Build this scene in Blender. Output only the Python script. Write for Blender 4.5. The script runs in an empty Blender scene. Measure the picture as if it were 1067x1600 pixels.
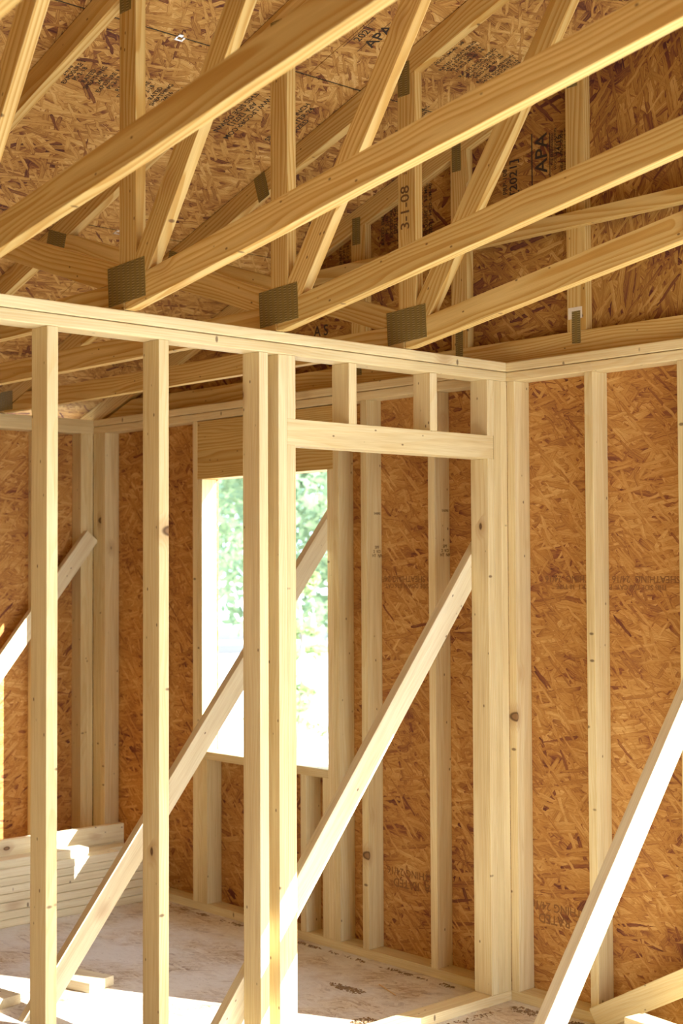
import bpy, bmesh, math, random
from mathutils import Vector, Matrix
random.seed(7)
scene = bpy.context.scene
COL = scene.collection

# ------------------------------------------------------------------ camera
CF, CYAW, CPIT, CROL = 2256.25, 0.83005, 0.03596, -0.00465
CAM = Vector((3.7155, -4.2755, 1.6822))
F = Vector((-math.sin(CYAW)*math.cos(CPIT), math.cos(CYAW)*math.cos(CPIT), math.sin(CPIT)))
R = Vector((math.cos(CYAW), math.sin(CYAW), 0)); U = R.cross(F)
R2 = R*math.cos(CROL)+U*math.sin(CROL); U2 = -R*math.sin(CROL)+U*math.cos(CROL)
cd = bpy.data.cameras.new('camera'); cam = bpy.data.objects.new('camera', cd); COL.objects.link(cam)
cam.matrix_world = Matrix(((R2.x, U2.x, -F.x, CAM.x), (R2.y, U2.y, -F.y, CAM.y), (R2.z, U2.z, -F.z, CAM.z), (0, 0, 0, 1)))
cd.sensor_fit = 'HORIZONTAL'; cd.sensor_width = 24.0; cd.lens = CF/1067*24.0
cd.clip_start = 0.05; cd.clip_end = 500
cd.dof.use_dof = True; cd.dof.focus_distance = 5.0; cd.dof.aperture_fstop = 4.0
scene.camera = cam

# ------------------------------------------------------------------ light, exposure
SUN = Vector((1, 0.460, 0.564)).normalized()
w = bpy.data.worlds.new('world'); scene.world = w; w.use_nodes = True
nt = w.node_tree; bg = nt.nodes['Background']
sky = nt.nodes.new('ShaderNodeTexSky'); sky.sky_type = 'NISHITA'; sky.sun_disc = False
sky.sun_elevation = math.asin(SUN.z); sky.sun_rotation = math.atan2(SUN.x, SUN.y)
sky.dust_density = 3.0; sky.air_density = 1.0; sky.ozone_density = 1.0
mixw = nt.nodes.new('ShaderNodeMixRGB'); mixw.inputs[0].default_value = 0.85
mixw.inputs[2].default_value = (0.218, 0.28, 0.365, 1)
sc_ = nt.nodes.new('ShaderNodeMixRGB'); sc_.blend_type = 'MULTIPLY'; sc_.inputs[0].default_value = 1
sc_.inputs[2].default_value = (0.13, 0.13, 0.13, 1)
nt.links.new(sky.outputs[0], sc_.inputs[1]); nt.links.new(sc_.outputs[0], mixw.inputs[1])
nt.links.new(mixw.outputs[0], bg.inputs[0]); bg.inputs[1].default_value = 11.0
sl = bpy.data.lights.new('sun', 'SUN'); so = bpy.data.objects.new('sun', sl); COL.objects.link(so)
sl.energy = 18.0; sl.angle = math.radians(0.25); sl.color = (1.0, 0.98, 0.95)
so.rotation_euler = SUN.to_track_quat('Z', 'Y').to_euler(); so.location = SUN*30
scene.view_settings.view_transform = 'Standard'; scene.view_settings.look = 'None'
scene.view_settings.gamma = 1.0; scene.view_settings.use_curve_mapping = False
scene.view_settings.exposure = 0.14
scene.render.engine = 'CYCLES'
scene.cycles.max_bounces = 9; scene.cycles.diffuse_bounces = 7; scene.cycles.use_denoising = True
scene.cycles.sample_clamp_indirect = 12; scene.cycles.use_adaptive_sampling = True; scene.cycles.adaptive_threshold = 0.025

# ------------------------------------------------------------------ material helpers
class NT:
    def __init__(s, name):
        s.m = bpy.data.materials.new(name); s.m.use_nodes = True
        s.t = s.m.node_tree; s.b = s.t.nodes['Principled BSDF']
    def n(s, typ, **kw):
        nd = s.t.nodes.new('ShaderNode'+typ)
        for k, v in kw.items(): setattr(nd, k, v)
        return nd
    def l(s, a, b): s.t.links.new(a, b)
    def _in(s, sock, v):
        if v is None: return
        if isinstance(v, bpy.types.NodeSocket): s.l(v, sock)
        else: sock.default_value = v
    def math(s, op, a, b=None, c=None, clamp=False):
        nd = s.n('Math', operation=op); nd.use_clamp = clamp
        s._in(nd.inputs[0], a); s._in(nd.inputs[1], b)
        if c is not None: s._in(nd.inputs[2], c)
        return nd.outputs[0]
    def mix(s, f, a, b, mode='MIX'):
        nd = s.n('MixRGB', blend_type=mode)
        s._in(nd.inputs[0], f); s._in(nd.inputs[1], a); s._in(nd.inputs[2], b)
        return nd.outputs[0]
    def vmul(s, v, k):
        nd = s.n('VectorMath', operation='MULTIPLY'); s._in(nd.inputs[0], v); s._in(nd.inputs[1], k); return nd.outputs[0]
    def vadd(s, v, k):
        nd = s.n('VectorMath', operation='ADD'); s._in(nd.inputs[0], v); s._in(nd.inputs[1], k); return nd.outputs[0]
    def comb(s, x, y, z):
        nd = s.n('CombineXYZ'); s._in(nd.inputs[0], x); s._in(nd.inputs[1], y); s._in(nd.inputs[2], z); return nd.outputs[0]
    def noise(s, v, scale, detail=2.0, rough=0.5):
        nd = s.n('TexNoise'); s._in(nd.inputs['Vector'], v); nd.inputs['Scale'].default_value = scale
        nd.inputs['Detail'].default_value = detail; nd.inputs['Roughness'].default_value = rough
        return nd.outputs[0]
    def ramp(s, f, stops, interp='LINEAR'):
        nd = s.n('ValToRGB'); cr = nd.color_ramp; cr.interpolation = interp
        while len(cr.elements) < len(stops): cr.elements.new(0.5)
        for e, (p, c) in zip(cr.elements, stops):
            e.position = p; e.color = (c[0], c[1], c[2], 1) if len(c) == 3 else c
        s._in(nd.inputs[0], f); return nd.outputs[0]
    def smooth(s, v, a, b):
        nd = s.n('MapRange', interpolation_type='SMOOTHSTEP'); s._in(nd.inputs[0], v)
        nd.inputs[1].default_value = a; nd.inputs[2].default_value = b; return nd.outputs[0]

def wood(name, early, late, ring, contrast, knotscale, knot_t, tone):
    """Sawn softwood: growth rings around a pith beside the board, fibres along local X, knots."""
    N = NT(name)
    co = N.n('TexCoord').outputs['Object']; rnd = N.n('ObjectInfo').outputs['Random']
    sp = N.n('SeparateXYZ'); N.l(co, sp.inputs[0]); x, y, z = sp.outputs
    off = N.math('MULTIPLY', rnd, 57.3)
    xo = N.math('ADD', x, off)
    v1 = N.comb(N.math('MULTIPLY', xo, 1.1), N.math('MULTIPLY', y, 7), N.math('MULTIPLY', z, 7))
    n1 = N.noise(v1, 1.0, 2.0)
    # knots
    kv = N.comb(N.math('MULTIPLY', xo, knotscale[0]), N.math('MULTIPLY', y, knotscale[1]), N.math('MULTIPLY', z, knotscale[2]))
    vo = N.n('TexVoronoi'); N.l(kv, vo.inputs['Vector']); vo.inputs['Scale'].default_value = 1.0
    kd = vo.outputs['Distance']; kc = N.n('SeparateColor'); N.l(vo.outputs['Color'], kc.inputs[0])
    kon = N.math('GREATER_THAN', kc.outputs[0], knot_t)
    kbig = N.math('MULTIPLY', N.math('SUBTRACT', 1.0, N.smooth(kd, 0.05, 0.42)), kon)
    kcore = N.math('MULTIPLY', N.math('SUBTRACT', 1.0, N.smooth(kd, 0.08, 0.13)), kon)
    py = N.math('SUBTRACT', y, N.math('MULTIPLY', N.math('SUBTRACT', N.math('FRACT', N.math('MULTIPLY', rnd, 7.77)), 0.5), 0.13))
    pz = N.math('ADD', z, N.math('ADD', 0.02, N.math('MULTIPLY', N.math('FRACT', N.math('MULTIPLY', rnd, 13.1)), 0.07)))
    py = N.math('ADD', py, N.math('MULTIPLY', N.math('SUBTRACT', n1, 0.5), 0.12))
    pz = N.math('ADD', pz, N.math('MULTIPLY', x, N.math('MULTIPLY', N.math('SUBTRACT', rnd, 0.5), 0.035)))
    d = N.math('SQRT', N.math('ADD', N.math('MULTIPLY', py, py), N.math('MULTIPLY', pz, pz)))
    d = N.math('ADD', d, N.math('MULTIPLY', kbig, 0.016))
    rr = N.math('FRACT', N.math('MULTIPLY', d, ring))
    late_f = N.math('MULTIPLY', N.smooth(rr, 0.25, 0.86), N.math('SUBTRACT', 1.0, N.smooth(rr, 0.9, 1.0)))
    fib = N.noise(N.vmul(N.comb(xo, y, z), (9, 420, 420)), 1.0, 2.0)
    fib2 = N.noise(N.vmul(N.comb(xo, y, z), (2.2, 60, 60)), 1.0, 2.0)
    blot = N.noise(N.vmul(N.comb(xo, y, z), (2.0, 12, 12)), 1.0, 2.0)
    col = N.mix(N.math('MULTIPLY', late_f, contrast), (*early, 1), (*late, 1))
    col = N.mix(0.55, col, N.ramp(fib, [(0.25, (0.80, 0.74, 0.62)), (0.6, (1, 1, 1))]), 'MULTIPLY')
    col = N.mix(0.35, col, N.ramp(fib2, [(0.3, (0.72, 0.62, 0.5)), (0.62, (1, 1, 1))]), 'MULTIPLY')
    col = N.mix(0.4, col, N.ramp(blot, [(0.3, (0.80, 0.70, 0.56)), (0.65, (1, 1, 1))]), 'MULTIPLY')
    # board-to-board tone
    t = N.math('FRACT', N.math('MULTIPLY', rnd, 31.7))
    col = N.mix(1.0, col, N.mix(t, (*tone[0], 1), (*tone[1], 1)), 'MULTIPLY')
    col = N.mix(N.math('MULTIPLY', kbig, 0.45), col, (0.36, 0.17, 0.055, 1))
    kedge = N.math('MULTIPLY', kcore, N.smooth(kd, 0.055, 0.10))
    col = N.mix(N.math('MULTIPLY', kcore, 0.75), col, (0.20, 0.085, 0.028, 1))
    col = N.mix(N.math('MULTIPLY', kedge, 0.8), col, (0.03, 0.013, 0.006, 1))
    # pin knots and nail holes
    pv = N.n('TexVoronoi'); N.l(N.vmul(N.comb(xo, y, z), (20, 34, 10)), pv.inputs['Vector']); pv.inputs['Scale'].default_value = 1.0
    pc = N.n('SeparateColor'); N.l(pv.outputs['Color'], pc.inputs[0])
    pin = N.math('MULTIPLY', N.math('SUBTRACT', 1.0, N.smooth(pv.outputs['Distance'], 0.07, 0.15)), N.math('GREATER_THAN', pc.outputs[0], 0.68))
    col = N.mix(N.math('MULTIPLY', pin, 0.75), col, (0.10, 0.04, 0.015, 1))
    N.l(col, N.b.inputs['Base Color'])
    N.b.inputs['Roughness'].default_value = 0.62
    N.b.inputs['Specular IOR Level'].default_value = 0.22
    return N.m

SPF = wood('spruce_lumber', (0.81, 0.735, 0.47), (0.75, 0.62, 0.33), 120, 0.5, (6, 11, 3), 0.955,
           ((0.93, 0.90, 0.83), (1.05, 1.03, 1.02)))
PINE = wood('yellow_pine_lumber', (0.76, 0.60, 0.27), (0.58, 0.35, 0.085), 75, 0.8, (5, 8, 2.5), 0.925,
            ((0.86, 0.83, 0.76), (1.03, 1.01, 0.98)))
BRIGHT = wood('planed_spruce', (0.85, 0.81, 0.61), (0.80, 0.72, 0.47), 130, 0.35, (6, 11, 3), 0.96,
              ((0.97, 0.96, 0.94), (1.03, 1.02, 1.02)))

def osb(name, stops, dust=0.0, seed=0.0, size=1.0, rough=0.75, dark=0.045):
    """Oriented strand board in local XY: overlapping rotated layers of long thin strands."""
    N = NT(name)
    co = N.n('TexCoord').outputs['Object']
    co = N.vadd(co, (seed*3.1, seed*1.7, 0))
    wob = N.n('TexNoise'); N.l(co, wob.inputs['Vector']); wob.inputs['Scale'].default_value = 22; wob.inputs['Detail'].default_value = 4
    dv = N.vmul(N.vadd(wob.outputs['Color'], (-0.5, -0.5, -0.5)), (0.016, 0.016, 0))
    cw = N.vadd(co, dv)
    layers = [(3, 0.26, 0.050, None), (-22, 0.19, 0.034, 0.45), (30, 0.16, 0.026, 0.50), (-52, 0.15, 0.022, 0.62), (10, 0.21, 0.020, 0.55), (68, 0.14, 0.016, 0.80), (-10, 0.17, 0.015, 0.64), (45, 0.11, 0.011, 0.72)]
    val = edge = grain = dk = None
    for i, (a, L_, W_, th) in enumerate(layers):
        mp = N.n('Mapping', vector_type='TEXTURE'); N.l(cw, mp.inputs[0])
        mp.inputs['Rotation'].default_value = (0, 0, math.radians(a)); mp.inputs['Scale'].default_value = (L_*size, W_*size, 1)
        mp.inputs['Location'].default_value = (0.37*i, 0.21*i, 0)
        v = N.n('TexVoronoi', voronoi_dimensions='2D', feature='F1', distance='MINKOWSKI'); N.l(mp.outputs[0], v.inputs['Vector'])
        v.inputs['Scale'].default_value = 1; v.inputs['Exponent'].default_value = 4; v.inputs['Randomness'].default_value = 0.85
        c3 = N.n('SeparateColor'); N.l(v.outputs['Color'], c3.inputs[0])
        e = N.smooth(v.outputs['Distance'], 0.36, 0.56)
        g = N.noise(N.vmul(mp.outputs[0], (1.0, 6.5, 1)), 1.0, 5.0, 0.72)
        r1, r2, r3 = c3.outputs[0], c3.outputs[1], c3.outputs[2]
        d_ = N.math('LESS_THAN', r3, dark if val is not None else dark*1.6)
        if val is None: val, edge, grain, dk = r1, e, g, d_
        else:
            m = N.math('MULTIPLY', N.math('GREATER_THAN', r2, th), N.math('LESS_THAN', v.outputs['Distance'], 0.52))
            mi = N.math('SUBTRACT', 1.0, m)
            mf = lambda A, Bv: N.math('ADD', N.math('MULTIPLY', A, mi), N.math('MULTIPLY', Bv, m))
            val = mf(val, r1); edge = mf(edge, e); grain = mf(grain, g); dk = mf(dk, d_)
    big = N.noise(co, 3.5, 3.0)
    f = N.math('ADD', N.math('MULTIPLY', N.math('SUBTRACT', val, 0.5), 0.26), N.math('MULTIPLY', N.math('SUBTRACT', grain, 0.5), 0.95))
    f = N.math('ADD', f, N.math('MULTIPLY', N.math('SUBTRACT', big, 0.5), 0.55))
    f = N.math('SUBTRACT', N.math('ADD', f, 0.55), N.math('MULTIPLY', edge, 0.20))
    f = N.math('SUBTRACT', f, N.math('MULTIPLY', dk, 0.22))
    col = N.ramp(f, stops)
    fine = N.noise(N.vmul(co, (70, 260, 1)), 1.0, 3.0)
    col = N.mix(0.4, col, N.ramp(fine, [(0.3, (0.68, 0.60, 0.52)), (0.65, (1.05, 1.05, 1.05))]), 'MULTIPLY')
    if dust:
        dn = N.noise(co, 3.3, 4.0, 0.6)
        col = N.mix(N.math('MULTIPLY', N.smooth(dn, 0.32, 0.64), dust), col, (0.80, 0.79, 0.75, 1))
        sp2 = N.noise(co, 60, 3.0, 0.7)
        col = N.mix(N.math('MULTIPLY', N.smooth(sp2, 0.60, 0.72), 0.35), col, (0.16, 0.12, 0.06, 1))
    N.l(col, N.b.inputs['Base Color']); N.b.inputs['Roughness'].default_value = rough
    N.b.inputs['Specular IOR Level'].default_value = 0.15
    bp = N.n('Bump'); bp.inputs['Strength'].default_value = 0.3; bp.inputs['Distance'].default_value = 0.003
    N.l(f, bp.inputs['Height']); N.l(bp.outputs[0], N.b.inputs['Normal'])
    return N.m

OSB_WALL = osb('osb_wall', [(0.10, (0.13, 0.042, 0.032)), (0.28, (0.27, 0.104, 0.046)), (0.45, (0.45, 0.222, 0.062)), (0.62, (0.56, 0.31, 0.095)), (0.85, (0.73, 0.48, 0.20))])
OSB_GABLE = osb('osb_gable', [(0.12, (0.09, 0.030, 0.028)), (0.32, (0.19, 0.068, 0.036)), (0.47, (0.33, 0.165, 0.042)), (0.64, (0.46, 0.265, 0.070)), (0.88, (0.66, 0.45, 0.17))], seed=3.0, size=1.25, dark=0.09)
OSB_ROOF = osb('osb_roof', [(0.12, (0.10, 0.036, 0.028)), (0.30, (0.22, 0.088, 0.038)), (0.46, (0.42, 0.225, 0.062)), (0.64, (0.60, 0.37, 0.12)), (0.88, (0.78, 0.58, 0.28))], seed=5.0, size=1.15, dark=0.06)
OSB_FLOOR = osb('osb_floor', [(0.15, (0.26, 0.16, 0.085)), (0.35, (0.46, 0.33, 0.19)), (0.5, (0.66, 0.57, 0.43)), (0.7, (0.78, 0.71, 0.58)), (0.95, (0.84, 0.79, 0.68))], dust=0.8, seed=8.0)

def flat(name, col, rough=0.7, metal=0.0, var=0.0, scale=8.0):
    N = NT(name)
    if var:
        co = N.n('TexCoord').outputs['Object']; n = N.noise(co, scale, 4.0)
        c = N.mix(n, tuple(x*(1-var) for x in col)+(1,), tuple(min(1, x*(1+var)) for x in col)+(1,))
        N.l(c, N.b.inputs['Base Color'])
    else: N.b.inputs['Base Color'].default_value = (*col, 1)
    N.b.inputs['Roughness'].default_value = rough; N.b.inputs['Metallic'].default_value = metal
    return N.m
INK = flat('black_ink', (0.035, 0.022, 0.012), 0.9)
INK_PALE = flat('faded_ink', (0.24, 0.11, 0.035), 0.9)
INK_BROWN = flat('brown_ink', (0.16, 0.085, 0.03), 0.9)
FELT_AND_SHADE = flat('felt_and_seam_shade', (0.02, 0.02, 0.018), 0.9, var=0.3)
CLIP = flat('bright_steel_clip', (0.8, 0.8, 0.8), 0.3, 0.8, var=0.1)
TAG = flat('paper_tag', (0.75, 0.70, 0.58), 0.8, var=0.1, scale=60)
BARK = flat('bark', (0.34, 0.29, 0.24), 0.9, var=0.4)
LEAF = flat('pine_foliage', (0.20, 0.28, 0.14), 0.8, var=0.45, scale=0.9)
SHRUB = flat('shrub_leaf', (0.30, 0.38, 0.15), 0.8, var=0.4, scale=3)
GROUND = flat('dry_ground', (0.66, 0.65, 0.61), 0.95, var=0.16, scale=0.25)
ROAD = flat('grey_road', (0.125, 0.12, 0.11), 0.9, var=0.2, scale=0.5)
DEBRIS = flat('sawdust_and_moss', (0.26, 0.17, 0.085), 0.95, var=0.4, scale=60)
SPLINT = flat('pale_splinter', (0.72, 0.50, 0.25), 0.7, var=0.1, scale=60)

def gusset_mat():
    N = NT('galvanised_nail_plate')
    co = N.n('TexCoord').outputs['Object']
    sp = N.n('SeparateXYZ'); N.l(co, sp.inputs[0])
    col_i = N.math('MULTIPLY', sp.outputs[0], 1/0.0254)
    fx = N.math('FRACT', col_i); ci = N.math('FLOOR', col_i)
    fy = N.math('FRACT', N.math('ADD', N.math('MULTIPLY', sp.outputs[1], 1/0.0085), N.math('MULTIPLY', ci, 0.5)))
    inx = N.math('MULTIPLY', N.math('GREATER_THAN', fx, 0.22), N.math('LESS_THAN', fx, 0.72))
    slot = N.math('MULTIPLY', inx, N.math('LESS_THAN', fy, 0.42))
    lip = N.math('MULTIPLY', inx, N.math('MULTIPLY', N.math('GREATER_THAN', fy, 0.46), N.math('LESS_THAN', fy, 0.66)))
    n = N.noise(co, 40, 3)
    c = N.mix(n, (0.165, 0.115, 0.026, 1), (0.25, 0.18, 0.048, 1))
    c = N.mix(N.math('MULTIPLY', slot, 0.55), c, (0.07, 0.045, 0.014, 1))
    c = N.mix(N.math('MULTIPLY', lip, 0.7), c, (0.45, 0.36, 0.17, 1))
    N.l(c, N.b.inputs['Base Color']); N.b.inputs['Metallic'].default_value = 0.0; N.b.inputs['Roughness'].default_value = 0.6
    bp = N.n('Bump'); bp.inputs['Strength'].default_value = 0.6; bp.inputs['Distance'].default_value = 0.002
    N.l(N.math('SUBTRACT', lip, slot), bp.inputs['Height']); N.l(bp.outputs[0], N.b.inputs['Normal'])
    return N.m
PLATE = gusset_mat()

# ------------------------------------------------------------------ object helpers
def tag(o, label=None, cat=None, group=None, kind=None):
    if label: o['label'] = label
    if cat: o['category'] = cat
    if group: o['group'] = group
    if kind: o['kind'] = kind
    return o

def place(o, M, parent):
    COL.objects.link(o)
    if parent is not None:
        o.parent = parent; o.matrix_basis = Matrix.Translation(-parent.location) @ M
    else: o.matrix_basis = M
    return o

def prism(name, pts, ext, along, mat, parent=None, bevel=0.002):
    """Planar polygon pts extruded by ext; local X runs along the grain."""
    pts = [Vector(p) for p in pts]; ext = Vector(ext)
    ex = Vector(along).normalized(); ez = ext.normalized(); ey = ez.cross(ex).normalized()
    c = sum(pts, Vector())/len(pts)+ext/2
    M = Matrix(((ex.x, ey.x, ez.x, c.x), (ex.y, ey.y, ez.y, c.y), (ex.z, ey.z, ez.z, c.z), (0, 0, 0, 1)))
    Mi = M.inverted(); bm = bmesh.new()
    a = [bm.verts.new(Mi @ p) for p in pts]; b = [bm.verts.new(Mi @ (p+ext)) for p in pts]
    n = len(pts); bm.faces.new(a); bm.faces.new(b)
    for i in range(n): bm.faces.new((a[i], a[(i+1) % n], b[(i+1) % n], b[i]))
    bmesh.ops.recalc_face_normals(bm, faces=bm.faces)
    if bevel: bmesh.ops.bevel(bm, geom=list(bm.edges), offset=bevel, segments=2, profile=0.5, affect='EDGES')
    me = bpy.data.meshes.new(name); bm.to_mesh(me); bm.free(); me.materials.append(mat)
    return place(bpy.data.objects.new(name, me), M, parent)

def stick(name, x0, x1, y0, y1, z0, z1, mat=None, parent=None, bevel=0.002, axis=None):
    """Axis-aligned length of lumber with its grain along the longest side."""
    d = (x1-x0, y1-y0, z1-z0); ax = d.index(max(d)) if axis is None else axis
    rest = [i for i in range(3) if i != ax]; th = min(rest, key=lambda i: d[i]); wd = [i for i in rest if i != th][0]
    lo = (x0, y0, z0); pts = []
    for (sa, sw) in ((0, 0), (1, 0), (1, 1), (0, 1)):
        p = list(lo); p[ax] += d[ax]*sa; p[wd] += d[wd]*sw; pts.append(p)
    ext = [0, 0, 0]; ext[th] = d[th]; al = [0, 0, 0]; al[ax] = 1
    return prism(name, pts, ext, al, mat or SPF, parent, bevel)

def panel(name, boxes, ex, ey, mat, origin=(0, 0, 0), parent=None):
    """Boxes given as (a0,a1,b0,b1,t0,t1) in the frame ex, ey, ez = ex x ey."""
    ex = Vector(ex).normalized(); ey = Vector(ey).normalized(); ez = ex.cross(ey); o_ = Vector(origin)
    M = Matrix(((ex.x, ey.x, ez.x, o_.x), (ex.y, ey.y, ez.y, o_.y), (ex.z, ey.z, ez.z, o_.z), (0, 0, 0, 1)))
    bm = bmesh.new()
    for (a0, a1, b0, b1, t0, t1) in boxes:
        v = [bm.verts.new((a, b, t)) for t in (t0, t1) for (a, b) in ((a0, b0), (a1, b0), (a1, b1), (a0, b1))]
        for f in ((0, 3, 2, 1), (4, 5, 6, 7), (0, 1, 5, 4), (1, 2, 6, 5), (2, 3, 7, 6), (3, 0, 4, 7)): bm.faces.new([v[i] for i in f])
    bmesh.ops.recalc_face_normals(bm, faces=bm.faces)
    me = bpy.data.meshes.new(name); bm.to_mesh(me); bm.free(); me.materials.append(mat)
    return place(bpy.data.objects.new(name, me), M, parent)

def stamp(text, loc, ex, ey, size, parent, mat=INK, name='printed_stamp', squash=1.0):
    cu = bpy.data.curves.new(name, 'FONT'); cu.body = text; cu.size = size; cu.extrude = 0.0002
    cu.align_x = 'CENTER'; cu.align_y = 'CENTER'; cu.offset = size*0.012; cu.resolution_u = 3
    tmp = bpy.data.objects.new(name, cu); me = bpy.data.meshes.new_from_object(tmp)
    bpy.data.objects.remove(tmp); bpy.data.curves.remove(cu); me.materials.clear(); me.materials.append(mat)
    o = bpy.data.objects.new(name, me)
    ex = Vector(ex).normalized(); ey = Vector(ey).normalized(); ez = ex.cross(ey)
    M = Matrix(((ex.x*squash, ey.x, ez.x, loc[0]), (ex.y*squash, ey.y, ez.y, loc[1]), (ex.z*squash, ey.z, ez.z, loc[2]), (0, 0, 0, 1)))
    COL.objects.link(o); o.parent = parent
    o.matrix_basis = parent.matrix_basis.inverted() @ M if parent.parent is None else M
    return o

# ------------------------------------------------------------------ dimensions
T, B = 0.038, 0.089
ZP, ZS, Z1, ZT = 0.038, 2.391, 2.429, 2.467
XL = -2.948            # inner face of the left wall
XR, YF = 5.2, -6.6     # right wall, front wall (behind the camera)
ROOF0, ROOFS = 3.558, 0.3345
RIDGE = 2.55
W1 = (-1.975, -1.055); SILL, HEAD = 0.774, 2.102
W2 = (1.092, 4.95)

# ------------------------------------------------------------------ structure
def struct(o, label): return tag(o, label, kind='structure')
fl = panel('floor', [(XL-0.1, XR+0.1, YF, 0.10, -0.02, 0.0)], (1, 0, 0), (0, 1, 0), OSB_FLOOR)
struct(fl, 'dusty strand board subfloor with pale weathered strands')
def wall_xz(name, rects, y, mat, ey=(0, 0, 1)):
    boxes = [(-x1, -x0, z0, z1, 0, 0.011) for (x0, x1, z0, z1) in rects]
    return panel(name, boxes, (-1, 0, 0), (0, 0, 1), mat, origin=(0, y, 0))
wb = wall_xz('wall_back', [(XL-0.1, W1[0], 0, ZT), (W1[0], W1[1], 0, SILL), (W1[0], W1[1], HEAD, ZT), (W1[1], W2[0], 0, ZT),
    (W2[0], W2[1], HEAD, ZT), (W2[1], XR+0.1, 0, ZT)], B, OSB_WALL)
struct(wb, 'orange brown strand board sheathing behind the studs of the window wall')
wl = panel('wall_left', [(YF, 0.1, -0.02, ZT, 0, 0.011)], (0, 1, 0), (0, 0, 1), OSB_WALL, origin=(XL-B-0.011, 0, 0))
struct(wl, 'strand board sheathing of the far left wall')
wr = panel('wall_right', [(YF, -3.3, -0.02, 3.4, 0, 0.011), (-3.3, -0.12, 2.75, 3.4, 0, 0.011), (-0.12, 0.1, -0.02, 3.4, 0, 0.011)], (0, 1, 0), (0, 0, 1), OSB_WALL, origin=(XR, 0, 0))  # out of view; its opening is sized and placed to tune the fill light
struct(wr, 'unseen strand board wall with a wide opening shaped to let in fill light')
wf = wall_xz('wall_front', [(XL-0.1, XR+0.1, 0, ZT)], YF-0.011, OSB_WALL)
struct(wf, 'plain strand board wall behind the photographer')
# gables: polygons
def gable(name, pts, y, mat, along, label):
    o = prism(name, [(x, y, z) for x, z in pts], (0, 0.011, 0), along, mat, None, 0)
    return struct(o, label)
rz = lambda x: ROOF0+ROOFS*x if x <= RIDGE else ROOF0+ROOFS*(2*RIDGE-x)
GX = 0.345
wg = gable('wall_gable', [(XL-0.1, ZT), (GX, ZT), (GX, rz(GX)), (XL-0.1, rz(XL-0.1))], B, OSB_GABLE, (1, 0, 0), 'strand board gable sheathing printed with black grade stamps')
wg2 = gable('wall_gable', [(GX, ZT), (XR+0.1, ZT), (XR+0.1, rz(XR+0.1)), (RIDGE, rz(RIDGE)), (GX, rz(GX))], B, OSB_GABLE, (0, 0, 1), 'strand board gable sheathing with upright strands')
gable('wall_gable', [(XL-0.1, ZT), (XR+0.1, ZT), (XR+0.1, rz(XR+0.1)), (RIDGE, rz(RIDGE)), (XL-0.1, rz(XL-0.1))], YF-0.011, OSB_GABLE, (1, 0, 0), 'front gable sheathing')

# roof deck: sloped panels with dark seams, felt above, dark strips added in the seams as shade
sl_ = Vector((1, 0, ROOFS)).normalized(); k = math.sqrt(1+ROOFS**2)
seams = [-3.45, -2.533, -1.385, -0.237, 0.911, 2.059, RIDGE]
bx = []
YE0, YE1 = YF-0.3, 0.45
for i in range(len(seams)-1):
    a0, a1 = seams[i]*k+0.0035, seams[i+1]*k-0.0035
    cuts = [YE0, -5.7, -3.25, -0.82, YE1] if i % 2 else [YE0, -4.5, -2.04, YE1]
    for y0, y1 in zip(cuts[:-1], cuts[1:]): bx.append((-y1+0.0015, -y0-0.0015, a0, a1, 0, 0.012))
# frame: ex=-y, ey=slope -> ez = ex x ey = up-ish
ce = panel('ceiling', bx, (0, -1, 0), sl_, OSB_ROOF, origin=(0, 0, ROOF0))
struct(ce, 'underside of the roof deck in strand board with dark panel seams')
ft = panel('felt_and_seam_shade', [(-YE1, -YE0, -3.46*k, RIDGE*k, 0.016, 0.03)]+[(-YE1, -YE0, q*k-0.0035, q*k+0.0035, 0.0025, 0.017) for q in seams[1:-1]], (0, -1, 0), sl_, FELT_AND_SHADE, origin=(0, 0, ROOF0))  # second set of boxes is dark filler standing in for shadow inside the seams
struct(ft, 'black roof underlay above the deck, with dark strips added as shadow in its seams')
sr_ = Vector((1, 0, -ROOFS)).normalized()
pz_ = rz(RIDGE)
rr_ = panel('ceiling', [(-YE1, -YE0, 0.002, (5.75-RIDGE)*k, 0, 0.012)], (0, -1, 0), sr_, OSB_ROOF, origin=(RIDGE, 0, pz_))
struct(rr_, 'underside of the other roof slope in strand board')
ft2 = panel('felt_and_seam_shade', [(-YE1, -YE0, 0, (5.76-RIDGE)*k, 0.016, 0.03)], (0, -1, 0), sr_, FELT_AND_SHADE, origin=(RIDGE, 0, pz_))
struct(ft2, 'black roof underlay above the other slope')

# ------------------------------------------------------------------ window wall framing
FR = 'framing of the window wall'
def ws(x, label, name='wall_stud', z0=ZP, z1=ZS, cat='stud', grp='studs of the window wall'):
    return tag(stick(name, x, x+T, 0, B, z0, z1), label, cat, grp)
tag(stick('bottom_plate', XL-B, XR, 0, B, 0, ZP), 'bottom plate lying on the subfloor along the window wall', 'plate')
tag(stick('top_plate', XL, XR, 0, B, ZS, Z1-0.001, bevel=0.004), 'lower top plate of the window wall resting on its studs', 'plate', 'doubled top plates')
tag(stick('top_plate', XL, XR, 0, B, Z1+0.001, ZT, bevel=0.004), 'upper top plate of the window wall under the gable truss', 'plate', 'doubled top plates')
far = [(-2.948, 'corner stud of the window wall in the far corner'),
       (-2.910, 'second stud of the far corner post on the window wall'),
       (-2.872, 'third stud of the far corner post, its broad side facing the window')]
for x, l in far: ws(x, l)
ws(-2.46, 'stud halfway between the far corner post and the window')
ws(-2.051, 'full height king stud at the window side nearest the lumber stack', 'king_stud')
ws(-2.013, 'jack stud carrying the window header on the lumber stack side', 'jack_stud', ZP, HEAD)
ws(-1.975, 'short cripple stud under the window sill beside the jack stud, near the lumber stack', 'cripple_stud', ZP, SILL-T)
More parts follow.
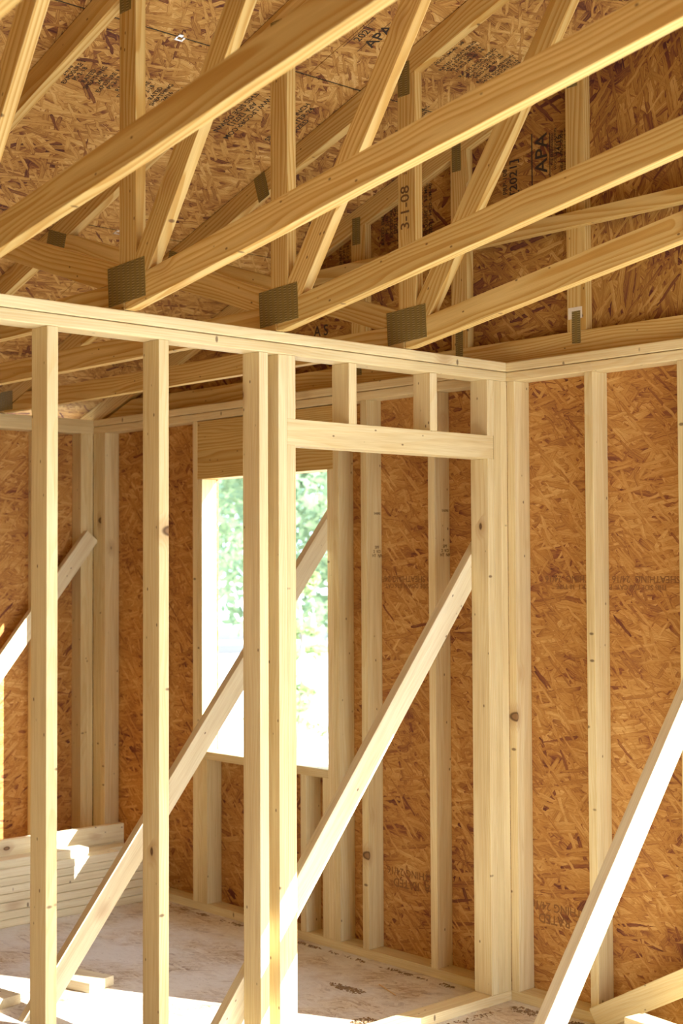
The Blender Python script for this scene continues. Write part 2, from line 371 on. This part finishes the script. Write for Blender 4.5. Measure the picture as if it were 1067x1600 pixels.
ws(-1.650, 'short cripple stud under the middle of the window sill', 'cripple_stud', ZP, SILL-T)
ws(-1.243, 'short cripple stud under the window sill seen beside the doorway brace', 'cripple_stud', ZP, SILL-T)
ws(-1.093, 'short cripple stud tight against the jack stud on the doorway side', 'cripple_stud', ZP, SILL-T)
ws(-1.055, 'jack stud carrying the window header on the doorway side', 'jack_stud', ZP, HEAD)
ws(-1.017, 'full height king stud at the window side nearest the doorway', 'king_stud')
a = ws(-0.837, 'stud of the window wall seen through the doorway next to the window')
b_ = ws(-0.432, 'stud of the window wall seen through the doorway behind the brace')
ws(0.0, 'stud of the window wall touching the partition corner')
ws(0.379, 'stud standing alone in the panel right of the partition corner')
ws(0.786, 'stud cut by the right edge of the photo')
ws(1.016, 'king stud beside the wide opening', 'king_stud'); ws(1.054, 'jack stud beside the wide opening', 'jack_stud', ZP, HEAD)
ws(W2[1], 'jack stud at the other end of the wide opening', 'jack_stud', ZP, HEAD); ws(W2[1]+T, 'king stud at the other end of the wide opening', 'king_stud')
tag(stick('window_header', -2.013, -1.017, 0, B, HEAD, ZS-0.004, PINE), 'deep golden header board above the bright window opening', 'header')
tag(stick('window_header', 1.054, W2[1]+T, 0, B, HEAD, ZS-0.004, PINE), 'long header over the wide opening', 'header')
tag(stick('sill_plate', W1[0], W1[1], 0, B, SILL-T, SILL), 'rough sill across the bottom of the window opening', 'sill')
for o, x in ((a, -0.799), (b_, -0.394)):
    stamp('SPF\n2  KD\nHT  NR', (x+0.0006, 0.060, 1.735), (0, 1, 0), (0, 0, 1), 0.018, o, INK_BROWN)
    stamp('SABRE', (x+0.0006, 0.062, 1.90), (0, 1, 0), (0, 0, 1), 0.014, o, INK_BROWN)

# left wall framing
tag(stick('bottom_plate', XL-B, XL, YF, 0, 0, ZP), 'bottom plate of the far left wall behind the lumber stack', 'plate')
tag(stick('top_plate', XL-B, XL, YF, B, ZS, Z1), 'lower top plate of the far left wall', 'plate', 'doubled top plates')
tag(stick('top_plate', XL-B, XL, YF, B, Z1, ZT), 'upper top plate of the far left wall', 'plate', 'doubled top plates')
for i, (y, l) in enumerate([(-0.078, 'stud of the far left wall next to the corner, behind the short brace end'), (-0.040, 'stud of the far left wall in the far corner'), (-0.345, 'stud of the far left wall beside the nearest partition stud'),
        (-0.751, 'stud of the far left wall outside the left edge of the photo')]):
    tag(stick('wall_stud', XL-B, XL, y, y+T if y > -0.05 else y+T, ZP, ZS), l, 'stud', 'studs of the far left wall')

# partition framing
tag(stick('bottom_plate', -B, 0, -4.6, 0, 0, ZP), 'bottom plate of the open partition running across the doorway', 'plate')
tag(stick('top_plate', -B, 0, -4.6, 0, ZS, Z1-0.001, bevel=0.004), 'lower top plate of the open partition nailed onto the stud tops', 'plate', 'doubled top plates')
tag(stick('top_plate', -B, 0, -4.6, 0, Z1+0.001, ZT, bevel=0.004), 'upper top plate of the open partition carrying the trusses', 'plate', 'doubled top plates')
PG = 'open partition studs'
def ps(y, label, name='wall_stud', z0=ZP, z1=ZS, mat=SPF):
    return tag(stick(name, -B, 0, y, y+T, z0, z1, mat), label, 'stud', PG)
ps(-2.052, 'partition stud nearest the left edge with a dark knot at mid height')
ps(-1.651, 'partition stud standing in front of the lumber stack end')
ps(-1.246, 'partition stud in front of the window, first of the close group')
ps(-1.163, 'full height king stud of the doorway next to the window side', 'king_stud')
ps(-1.125, 'jack stud holding up the window side end of the door header', 'jack_stud', ZP, 2.086)
ps(-1.125, 'short cripple stud above the window side end of the door header', 'cripple_stud', 2.175, ZS)
ps(-0.840, 'short cripple stud above the door header, middle left one', 'cripple_stud', 2.175, ZS)
ps(-0.430, 'short cripple stud above the door header, middle right one', 'cripple_stud', 2.175, ZS)
ps(-0.114, 'jack stud of the doorway below the header by the corner', 'jack_stud', ZP, 2.086)
ps(-0.114, 'short cripple stud above the header end by the corner', 'cripple_stud', 2.175, ZS)
ps(-0.076, 'full height king stud of the doorway by the corner', 'king_stud')
ps(-0.038, 'end stud of the partition nailed against the window wall')
for y in (-2.458, -2.865, -3.272, -3.68, -4.09, -4.56): ps(y, 'partition stud beyond the left edge of the photo')
t = bpy.data.objects.new('door_header', None); COL.objects.link(t); t.location = (-0.04, -0.6, 2.13)
tag(t, 'door header of two boards on edge spanning the doorway', 'header')
stick('header_board', -T, 0, -1.125, -0.080, 2.086, 2.175, SPF, t)
stick('header_board', -B+0.004, -B+T+0.004, -1.125, -0.080, 2.086, 2.175, SPF, t)

# ------------------------------------------------------------------ braces
SB = math.tan(math.radians(51.2)); CB = math.cos(math.radians(51.2)); SBn = math.sin(math.radians(51.2))
def brace_yz(x1, zt, ytop, ybot, label, mat, topcut='v'):
    """2x4 in a plane of constant X with its broad face at x1; zt = height of its upper edge at Y=0."""
    h = B/CB
    up = lambda y: zt+SB*y
    pts = [(x1, ytop, up(ytop)-h), (x1, ytop, up(ytop))]
    if topcut == 'sq':
        pts = [(x1, ytop+B*SBn, up(ytop)-B*CB), (x1, ytop, up(ytop))]
    yb = -zt/SB
    pts += [(x1, yb, 0.0), (x1, yb+h/SB, 0.0)]
    return tag(prism('diagonal_brace', pts, (-T, 0, 0), (0, 1, SB), mat), label, 'brace', 'diagonal braces')
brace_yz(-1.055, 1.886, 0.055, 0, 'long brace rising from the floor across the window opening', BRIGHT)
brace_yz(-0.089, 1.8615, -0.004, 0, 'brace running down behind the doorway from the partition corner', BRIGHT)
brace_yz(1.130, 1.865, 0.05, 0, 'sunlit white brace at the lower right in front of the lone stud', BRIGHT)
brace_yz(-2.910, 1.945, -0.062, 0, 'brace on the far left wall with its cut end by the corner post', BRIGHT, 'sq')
o = prism('diagonal_brace', [(0.40, -T, 0.064), (0.4405, -T, 0.0865), (1.02, -T, 0.4115), (1.064, -T, 0.334), (0.443, -T, -0.008+0.0)], (0, T, 0), (1, 0, 0.56), SPF)
tag(o, 'low brace nailed across the foot of the window wall at the lower right corner', 'brace', 'diagonal braces')

# ------------------------------------------------------------------ roof trusses
def truss(y, label, gab=False):
    root = bpy.data.objects.new('gable_truss' if gab else 'roof_truss', None); COL.objects.link(root)
    root.location = (0, y, ZT); tag(root, label, 'truss', 'roof trusses')
    P = lambda nm, pts, al, m=PINE: prism(nm, [(x, y, z) for x, z in pts], (0, T, 0), al, m, root)
    e = 0.0015
    tl = lambda x: 3.462+ROOFS*x; tu = lambda x: 3.5555+ROOFS*x
    XE = -3.30
    P('top_chord', [(XE, tl(XE)), (-3.04, tl(-3.04)), (-3.04, ZT+0.001), (-2.971, ZT+0.001), (RIDGE, tl(RIDGE)), (RIDGE, tu(RIDGE)), (XE, tu(XE))], (1, 0, ROOFS))
    tl2 = lambda x: tl(2*RIDGE-x); tu2 = lambda x: tu(2*RIDGE-x)
    P('top_chord', [(RIDGE, tl2(RIDGE)), (5.5, tl2(5.5)), (5.5, tu2(5.5)), (RIDGE, tu2(RIDGE))], (1, 0, -ROOFS))
    def plate(x0, x1, z0, z1, rot=0.0):
        cx, cz = (x0+x1)/2, (z0+z1)/2; hx, hz = (x1-x0)/2, (z1-z0)/2; c, s = math.cos(rot), math.sin(rot)
        pts = [(cx+c*a*hx-s*b*hz, y-0.0018, cz+s*a*hx+c*b*hz) for a, b in ((-1, -1), (1, -1), (1, 1), (-1, 1))]
        prism('gusset_plate', pts, (0, 0.0016, 0), (1, 0, math.tan(rot)), PLATE, root, 0)
    if gab:
        P('bottom_chord', [(-2.92, ZT+e), (XR-0.1, ZT+e), (XR-0.1, ZT+0.092), (-2.66, ZT+0.092)], (1, 0, 0))
        for i, x in enumerate([-1.554, -0.945, -0.340, 0.262, 0.87, 1.48, 2.09, 2.7, 3.3, 3.9, 4.5]):
            f1 = tl if x < RIDGE else tl2
            P('gable_stud', [(x, ZT+0.092), (x+B, ZT+0.092), (x+B, f1(x+B)), (x, f1(x))], (0, 0, 1))
            if x < 1.5:
                plate(x+0.024, x+0.064, ZT+0.045, ZT+0.168)
                plate(x+0.010, x+0.060, f1(x)-0.055, f1(x)+0.065)
        return root
    vl = lambda x: 2.4635+0.1675*x; vu = lambda x: 2.5545+0.1675*x
    xj = 0.0
    P('bottom_chord', [(-2.93, ZT+e), (-0.005, ZT+e), (-0.005, 2.5565), (-2.70, 2.5565)], (1, 0, 0))
    P('vault_chord', [(0.0, ZT+e), (0.03, ZT+e), (RIDGE, vl(RIDGE)), (RIDGE, vu(RIDGE)), (0.0, vu(0))], (1, 0, 0.1675))
    P('vault_chord', [(RIDGE, vl(RIDGE)), (XR-0.05, vl(2*RIDGE-XR+0.05)), (XR-0.05, vu(2*RIDGE-XR+0.05)), (RIDGE, vu(RIDGE))], (1, 0, -0.1675))
    P('web_post', [(-0.033, 2.5565), (0.056, vu(0.056)), (0.056, tl(0.056)), (-0.033, tl(-0.033))], (0, 0, 1))
    dl = lambda x: 2.552+1.45*x; dr = lambda x: 2.396+1.45*x
    xa = (tl(0)-2.552)/(1.45-ROOFS); xb = (tl(0)-2.396)/(1.45-ROOFS)
    xs = (vu(0)-2.396)/(1.45-0.1675)
    P('diagonal_web', [(0.0565, vu(0.0565)+0.001), (xs, vu(xs)), (xb, tl(xb)), (xa, tl(xa)), (0.0565, dl(0.0565))], (1, 0, 1.45))
    wl_ = lambda x: 2.507-0.322*x; wu = lambda x: 2.600-0.322*x
    x1 = (wl_(0)-tl(0))/(ROOFS+0.322); x2 = (wu(0)-tl(0))/(ROOFS+0.322)
    P('long_web', [(-0.154, 2.5565), (-0.0335, 2.5575), (-0.0335, wu(-0.0335)), (x2, tl(x2)), (x1, tl(x1))], (1, 0, -0.322))
    P('king_post', [(RIDGE-0.045, vu(RIDGE)-0.01), (RIDGE+0.045, vu(RIDGE)-0.01), (RIDGE+0.045, tl(RIDGE)-0.02), (RIDGE-0.045, tl(RIDGE)-0.02)], (0, 0, 1))
    plate(-0.092, 0.108, 2.492, 2.614, math.radians(3))
    plate(-0.028, 0.032, 3.40, 3.525, 0)
    plate(-0.86, -0.79, 3.17, 3.29, math.radians(18))
    plate(x1-0.03, x1+0.11, tl(x1)-0.045, tl(x1)+0.075, math.radians(-18))
    plate(-2.97, -2.83, 2.478, 2.575, 0)
    plate(0.80, 0.93, 3.68, 3.80, math.radians(18))
    return root
truss(0.051, 'end truss standing on the window wall with upright gable studs', gab=True)
truss(-0.559, 'roof truss nearest the gable, its big nail plate by the partition corner')
truss(-1.168, 'roof truss with the middle one of the three big nail plates on the partition')
truss(-1.778, 'roof truss with the leftmost of the three big nail plates on the partition')
truss(-2.388, 'roof truss crossing the upper left, knots in its thick rising chord')
truss(-2.998, 'roof truss whose pale chord just cuts the top left corner of the photo')
truss(-3.607, 'roof truss above the photographer'); truss(-4.217, 'roof truss above the photographer'); truss(-4.827, 'roof truss behind the photographer'); truss(-5.436, 'roof truss behind the photographer')
tag(stick('lateral_brace', -1.33, 3.2, 0.013, 0.0505, 2.950, 3.006, PINE), 'slim level board nailed across the gable studs high on the end wall', 'brace')

# ------------------------------------------------------------------ stamps on the sheathing
up = (0, 0, 1); rot180 = ((-1, 0, 0), (0, 0, -1))
def backtext(txt, x, z, s, mat=INK_PALE, sq=1.0):
    stamp(txt, (x, B-0.0006, z), (-1, 0, 0), (0, 0, -1), s, wb, mat, squash=sq)
backtext('SHEATHING  24/16  SHEATHING  24/16', 0.42, 1.622, 0.036)
backtext('THIS SIDE 7/16 CAT.  PS 2-10  EXP 1  38 TYPE', 0.42, 1.592, 0.026)
backtext('RATED SHEATHING 24/16', -0.62, 1.618, 0.036); backtext('THIS SIDE DOWN 7/16 CAT.', -0.62, 1.588, 0.026)
backtext('APA  RATED', 0.20, 0.315, 0.050); backtext('SHEATHING 24/16', 0.20, 0.362, 0.044)
backtext('SHEATHING 24/16', -0.60, 0.372, 0.044); backtext('APA  RATED', -0.60, 0.325, 0.050)
def gabtext(txt, x, z, s, mat=INK, ex=(0, 0, 1), ey=(-1, 0, 0), sq=1.0, par=None):
    stamp(txt, (x, B-0.0006, z), ex, ey, s, par or wg, mat, squash=sq)
gabtext('APA', 0.115, 3.285, 0.085)
gabtext('[2021]', -0.03, 3.22, 0.055)
gabtext('______', 0.035, 3.26, 0.075); gabtext('_______', 0.135, 3.27, 0.05)
gabtext('THE ENGINEERED\nWOOD ASSOCIATION', 0.175, 3.29, 0.016)
gabtext('24/16', 0.20, 3.30, 0.035); gabtext('SHEATHING SPAN\nSIZED FOR SPACING\nEXPOSURE 1\nTHICKNESS 7/16', 0.245, 3.27, 0.020)
gabtext('PRP-108', -0.075, 3.21, 0.03)
for dx in (0, 0.10, 0.21):
    gabtext('RATED SHEATHING 24/16\nPS 2-18  7/16 CAT.\nEXPOSURE 1  38 MILL\n[2021]  HUD-UM-40', -0.74+dx, 3.22-dx*0.2, 0.026)
gabtext('RATED SHEATHING\n24/16 EXP 1\nPS 2-18 7/16', -1.03, 3.05, 0.024)
gabtext('A S', -1.19, 2.745, 0.07, ex=(1, 0, 0), ey=(0, 0, 1))
gabtext('______________', -0.62, 3.10, 0.04, ex=(1, 0, 0.06), ey=(-0.06, 0, 1)); gabtext('__________________', -0.02, 3.155, 0.03, ex=(1, 0, 0.1), ey=(-0.1, 0, 1))
def rooftext(txt, x, y, s, mat=INK, flip=False, sq=1.0):
    z = ROOF0+ROOFS*x-0.0010
    ex = Vector((0, -1, 0)); ey = ex.cross(Vector((ROOFS, 0, -1)).normalized())*-1
    nrm = Vector((ROOFS, 0, -1)).normalized()
    ex = Vector((1, 0, ROOFS)).normalized(); ey = nrm.cross(ex)
    if flip: ex, ey = -ex, -ey
    stamp(txt, (x, y, z), ex, ey, s, ce, mat, squash=sq)
for y in (-1.66, -1.52, -1.38, -1.24, -1.10):
    rooftext('RATED\nSHEATHING\n24/16\nEXPOSURE 1\nPS 2-18', -0.53, y, 0.026)
rooftext('WWW.LPCORP.COM\nAPA [2021]\nTHIS SIDE DOWN', -0.52, -0.90, 0.034, flip=True); rooftext('SPACED 1/8 INCH\nON CENTER 24\nSIZED', -0.50, -0.66, 0.034)
rooftext('____________', 0.03, -0.82, 0.03); rooftext('2021', 0.03, -0.785, 0.045); rooftext('APA', 0.04, -0.72, 0.07); rooftext('____________', 0.03, -0.75, 0.03)
for y in (-0.42, -0.31, -0.20, -0.10):
    rooftext('RATED SHEATHING\n24/16 EXPOSURE 1\nPS 2-18 CAT 7/16\nHUD-UM-40  38', 0.07, y, 0.022)
for x, y in ((-0.62, -0.18), (-0.3, -0.2)): rooftext('RATED SHEATHING\n24/16 PS 2-18', x, y, 0.022)
# handwriting on one truss post
for o in COL.objects:
    if o.name.startswith('web_post') and o.parent and abs(o.parent.location.y+0.559) < 0.01: POST = o
cu = stamp('3-1-08', (0.006, -0.5598, 2.985), (0, 0, 1), (-1, 0, 0), 0.062, POST, INK_BROWN, 'handwritten_number')
cu.matrix_basis = (Matrix.Translation(POST.parent.location) @ POST.matrix_basis).inverted() @ cu.matrix_basis
cu2 = stamp('SYP\n2 KD', (-0.003, -0.5598, 3.13), (0, 0, 1), (-1, 0, 0), 0.022, POST, INK_BROWN, 'printed_stamp')
cu2.matrix_basis = (Matrix.Translation(POST.parent.location) @ POST.matrix_basis).inverted() @ cu2.matrix_basis
# panel clips in the roof seams
for x, y, l in ((-0.242, -1.394, 'small bright panel clip in the upper roof seam'), (-1.400, -0.874, 'small bright panel clip in the lower roof seam')):
    z = ROOF0+ROOFS*x
    o = panel('panel_clip', [(-0.017, 0.017, -0.012, -0.006, -0.0022, -0.0004), (-0.017, -0.010, -0.012, 0.010, -0.0022, -0.0004), (0.010, 0.017, -0.012, 0.006, -0.0022, -0.0004), (-0.002, 0.016, 0.010, 0.022, -0.004, -0.0004)],
              (0, -1, 0), sl_, CLIP, origin=(x, y, z))
    tag(o, l, 'clip', 'panel clips')
o = tag(stick('paper_tag', 0.268, 0.334, 0.0502, 0.0508, 2.606, 2.650, TAG, None, 0), 'small torn pale tag under the nail plate at a gable stud foot', 'tag')

# ------------------------------------------------------------------ lumber stack along the far left wall
SG = 'stacked lumber boards by the far left wall'
ords = ['bottom', 'second', 'third', 'fourth', 'fifth', 'sixth']
for i in range(6):
    j = random.uniform(-0.006, 0.006)
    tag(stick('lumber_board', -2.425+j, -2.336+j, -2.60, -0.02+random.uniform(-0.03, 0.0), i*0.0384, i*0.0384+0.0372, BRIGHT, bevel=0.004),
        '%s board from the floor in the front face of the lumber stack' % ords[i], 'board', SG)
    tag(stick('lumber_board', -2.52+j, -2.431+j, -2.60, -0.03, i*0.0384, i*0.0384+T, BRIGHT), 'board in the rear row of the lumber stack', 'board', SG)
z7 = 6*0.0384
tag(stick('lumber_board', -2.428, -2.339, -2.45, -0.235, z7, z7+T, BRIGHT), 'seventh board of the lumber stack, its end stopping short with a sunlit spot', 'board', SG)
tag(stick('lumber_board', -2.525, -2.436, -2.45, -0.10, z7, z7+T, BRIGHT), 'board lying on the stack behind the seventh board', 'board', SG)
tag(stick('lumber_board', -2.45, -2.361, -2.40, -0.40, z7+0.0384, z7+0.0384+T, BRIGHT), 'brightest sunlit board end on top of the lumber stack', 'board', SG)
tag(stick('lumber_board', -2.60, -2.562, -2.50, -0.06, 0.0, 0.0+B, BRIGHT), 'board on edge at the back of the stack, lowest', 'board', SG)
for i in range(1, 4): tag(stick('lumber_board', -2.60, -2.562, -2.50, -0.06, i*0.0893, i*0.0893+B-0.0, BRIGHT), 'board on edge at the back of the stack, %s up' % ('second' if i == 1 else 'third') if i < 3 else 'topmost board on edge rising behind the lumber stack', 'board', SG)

# loose pieces
def offcut(cx, cy, z, l, w_, t_, rot, label, mat=BRIGHT):
    c, s = math.cos(rot), math.sin(rot)
    pts = [(cx+a*l/2*c-b*w_/2*s, cy+a*l/2*s+b*w_/2*c, z) for a, b in ((-1, -1), (1, -1), (1, 1), (-1, 1))]
    return tag(prism('lumber_offcut', pts, (0, 0, t_), (c, s, 0), mat), label, 'offcut', 'lumber offcuts on the floor')
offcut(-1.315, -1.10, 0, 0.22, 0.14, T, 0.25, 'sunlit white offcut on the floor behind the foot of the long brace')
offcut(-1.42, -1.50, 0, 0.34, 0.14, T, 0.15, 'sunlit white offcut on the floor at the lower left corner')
for i in range(4):
    offcut(1.32, -0.29, i*0.0382, 1.2, B, T, -0.13, ['bottom', 'second', 'third', 'top'][i]+' board of the small pile at the lower right corner', SPF)
o = stick('wood_splinter', 0, 0.16, -0.002, 0.002, 0, 0.003, SPLINT, None, 0); o.matrix_basis = Matrix.Translation((-0.42, -0.26, 0.002)) @ Matrix.Rotation(-0.35, 4, 'Z')
tag(o, 'thin pale splinter on the subfloor inside the doorway', 'splinter')
def debris(name, label, spots):
    bm = bmesh.new()
    for (cx, cy, rx, ry, n) in spots:
        for _ in range(n):
            a = random.uniform(0, 6.28); rr = random.random()**0.7
            x, y = cx+rx*rr*math.cos(a), cy+ry*rr*math.sin(a); L_ = random.uniform(0.003, 0.012); th = random.uniform(0, 3.14)
            h = random.uniform(0.001, 0.006); w_ = random.uniform(0.001, 0.003)
            d = Vector((math.cos(th), math.sin(th), 0))*L_; q = Vector((-math.sin(th), math.cos(th), 0))*w_; c = Vector((x, y, 0.0))
            v = [bm.verts.new(c-d-q), bm.verts.new(c+d-q), bm.verts.new(c+d+q), bm.verts.new(c-d+q), bm.verts.new(c+Vector((0, 0, h)))]
            for f in ((0, 1, 4), (1, 2, 4), (2, 3, 4), (3, 0, 4)): bm.faces.new([v[i] for i in f])
    me = bpy.data.meshes.new(name); bm.to_mesh(me); bm.free(); me.materials.append(DEBRIS)
    o = bpy.data.objects.new(name, me); COL.objects.link(o); return tag(o, label, 'debris', kind='stuff')
debris('sawdust_debris', 'dark sawdust and crumbs along the foot of the walls',
       [(-0.55, -0.36, 0.10, 0.03, 140), (-0.20, -0.60, 0.05, 0.05, 90), (0.13, -0.07, 0.08, 0.035, 90), (0.36, -0.065, 0.05, 0.035, 140), (0.05, -0.32, 0.025, 0.2, 50)]
       + [(-2.2+0.11*i+random.uniform(-0.04, 0.04), -0.045, 0.05, random.uniform(0.010, 0.022), random.choice((6, 14, 30))) for i in range(18)])

# ------------------------------------------------------------------ outside
ZG = -0.35
g = panel('ground', [(-160, 160, -160, 160, -0.2, 0)], (1, 0, 0), (0, 1, 0), GROUND, origin=(0, 0, ZG)); struct(g, 'pale sunlit open ground outside the window')
VD = Vector((-0.775, 0.632, 0)); VN = Vector((0.632, 0.775, 0))
for d0, d1 in ((33, 36.5), (39, 44)):
    o = panel('road', [(-60, 60, d0, d1, 0, 0.02)], (VN.x, VN.y, 0), (VD.x, VD.y, 0), ROAD, origin=(CAM.x, CAM.y, ZG+0.001)); struct(o, 'grey road band beyond the pale ground')
def tree(cx, cy, h, rad, base, n, label, size=0.11, mat=LEAF, name='pine_tree', seed=1):
    rnd = random.Random(seed)
    root = bpy.data.objects.new(name, None); COL.objects.link(root); root.location = (cx, cy, ZG); tag(root, label, 'tree', 'trees outside the window')
    bm = bmesh.new(); prev = None
    for i in range(6):
        f = i/5; r_ = 0.16*(1-0.8*f)*h/8; ring = [bm.verts.new((r_*math.cos(a*1.0472)+0.1*math.sin(f*3), r_*math.sin(a*1.0472), h*f*0.97)) for a in range(6)]
        if prev:
            for q in range(6): bm.faces.new((prev[q], prev[(q+1) % 6], ring[(q+1) % 6], ring[q]))
        prev = ring
    me = bpy.data.meshes.new('trunk'); bm.to_mesh(me); bm.free(); me.materials.append(BARK)
    tr = bpy.data.objects.new('trunk', me); COL.objects.link(tr); tr.parent = root
    bm = bmesh.new()
    nb = int(n/23)
    for b in range(nb):
        f = rnd.random(); z = base+(h-base)*f; L_ = rad*(1.05-f*0.75)*rnd.uniform(0.6, 1.1); a = rnd.uniform(0, 6.28)
        dirv = Vector((math.cos(a), math.sin(a), rnd.uniform(-0.25, 0.25)))
        for q in range(46):
            t_ = rnd.random()**0.6; c = Vector((0, 0, z))+dirv*L_*t_+Vector((rnd.gauss(0, .14), rnd.gauss(0, .14), rnd.gauss(0, .10)))*rad*0.45
            u_ = Vector((rnd.gauss(0, 1), rnd.gauss(0, 1), rnd.gauss(0, 1))).normalized(); v_ = u_.orthogonal().normalized(); s_ = size*rnd.uniform(0.5, 1.3)
            vv = [bm.verts.new(c+u_*s_), bm.verts.new(c+v_*s_*0.45), bm.verts.new(c-u_*s_), bm.verts.new(c-v_*s_*0.45)]
            bm.faces.new(vv)
    me = bpy.data.meshes.new('crown'); bm.to_mesh(me); bm.free(); me.materials.append(mat)
    cr = bpy.data.objects.new('crown', me); COL.objects.link(cr); cr.parent = root
def at(u, d):
    r_ = (F*CF+R2*(u-533.5)); r_.z = 0; r_.normalize(); return CAM.x+r_.x*d, CAM.y+r_.y*d
for (u, d, h, rad, base, n, lab, sd) in ((300, 32, 9, 3.0, 1.9, 5200, 'drooping green pine outside the lumber stack side of the window', 3),
        (405, 52, 10, 3.4, 1.6, 5200, 'pine outside behind the close group of partition studs', 4),
        (545, 24, 8, 2.6, 1.0, 5000, 'full green pine outside the doorway side of the window', 5),
        (590, 66, 12, 4.0, 1.5, 4500, 'far pine outside toward the doorway', 6), (120, 60, 11, 4.0, 2.2, 4500, 'far pine outside toward the lumber stack', 7)):
    x, y = at(u, d); tree(x, y, h, rad, base, n, lab, seed=sd)
x, y = at(462, 15); tree(x, y, 2.0, 0.55, 0.35, 700, 'pale green shrub low in the window opening beside the partition studs', 0.05, SHRUB, 'garden_shrub', 9)
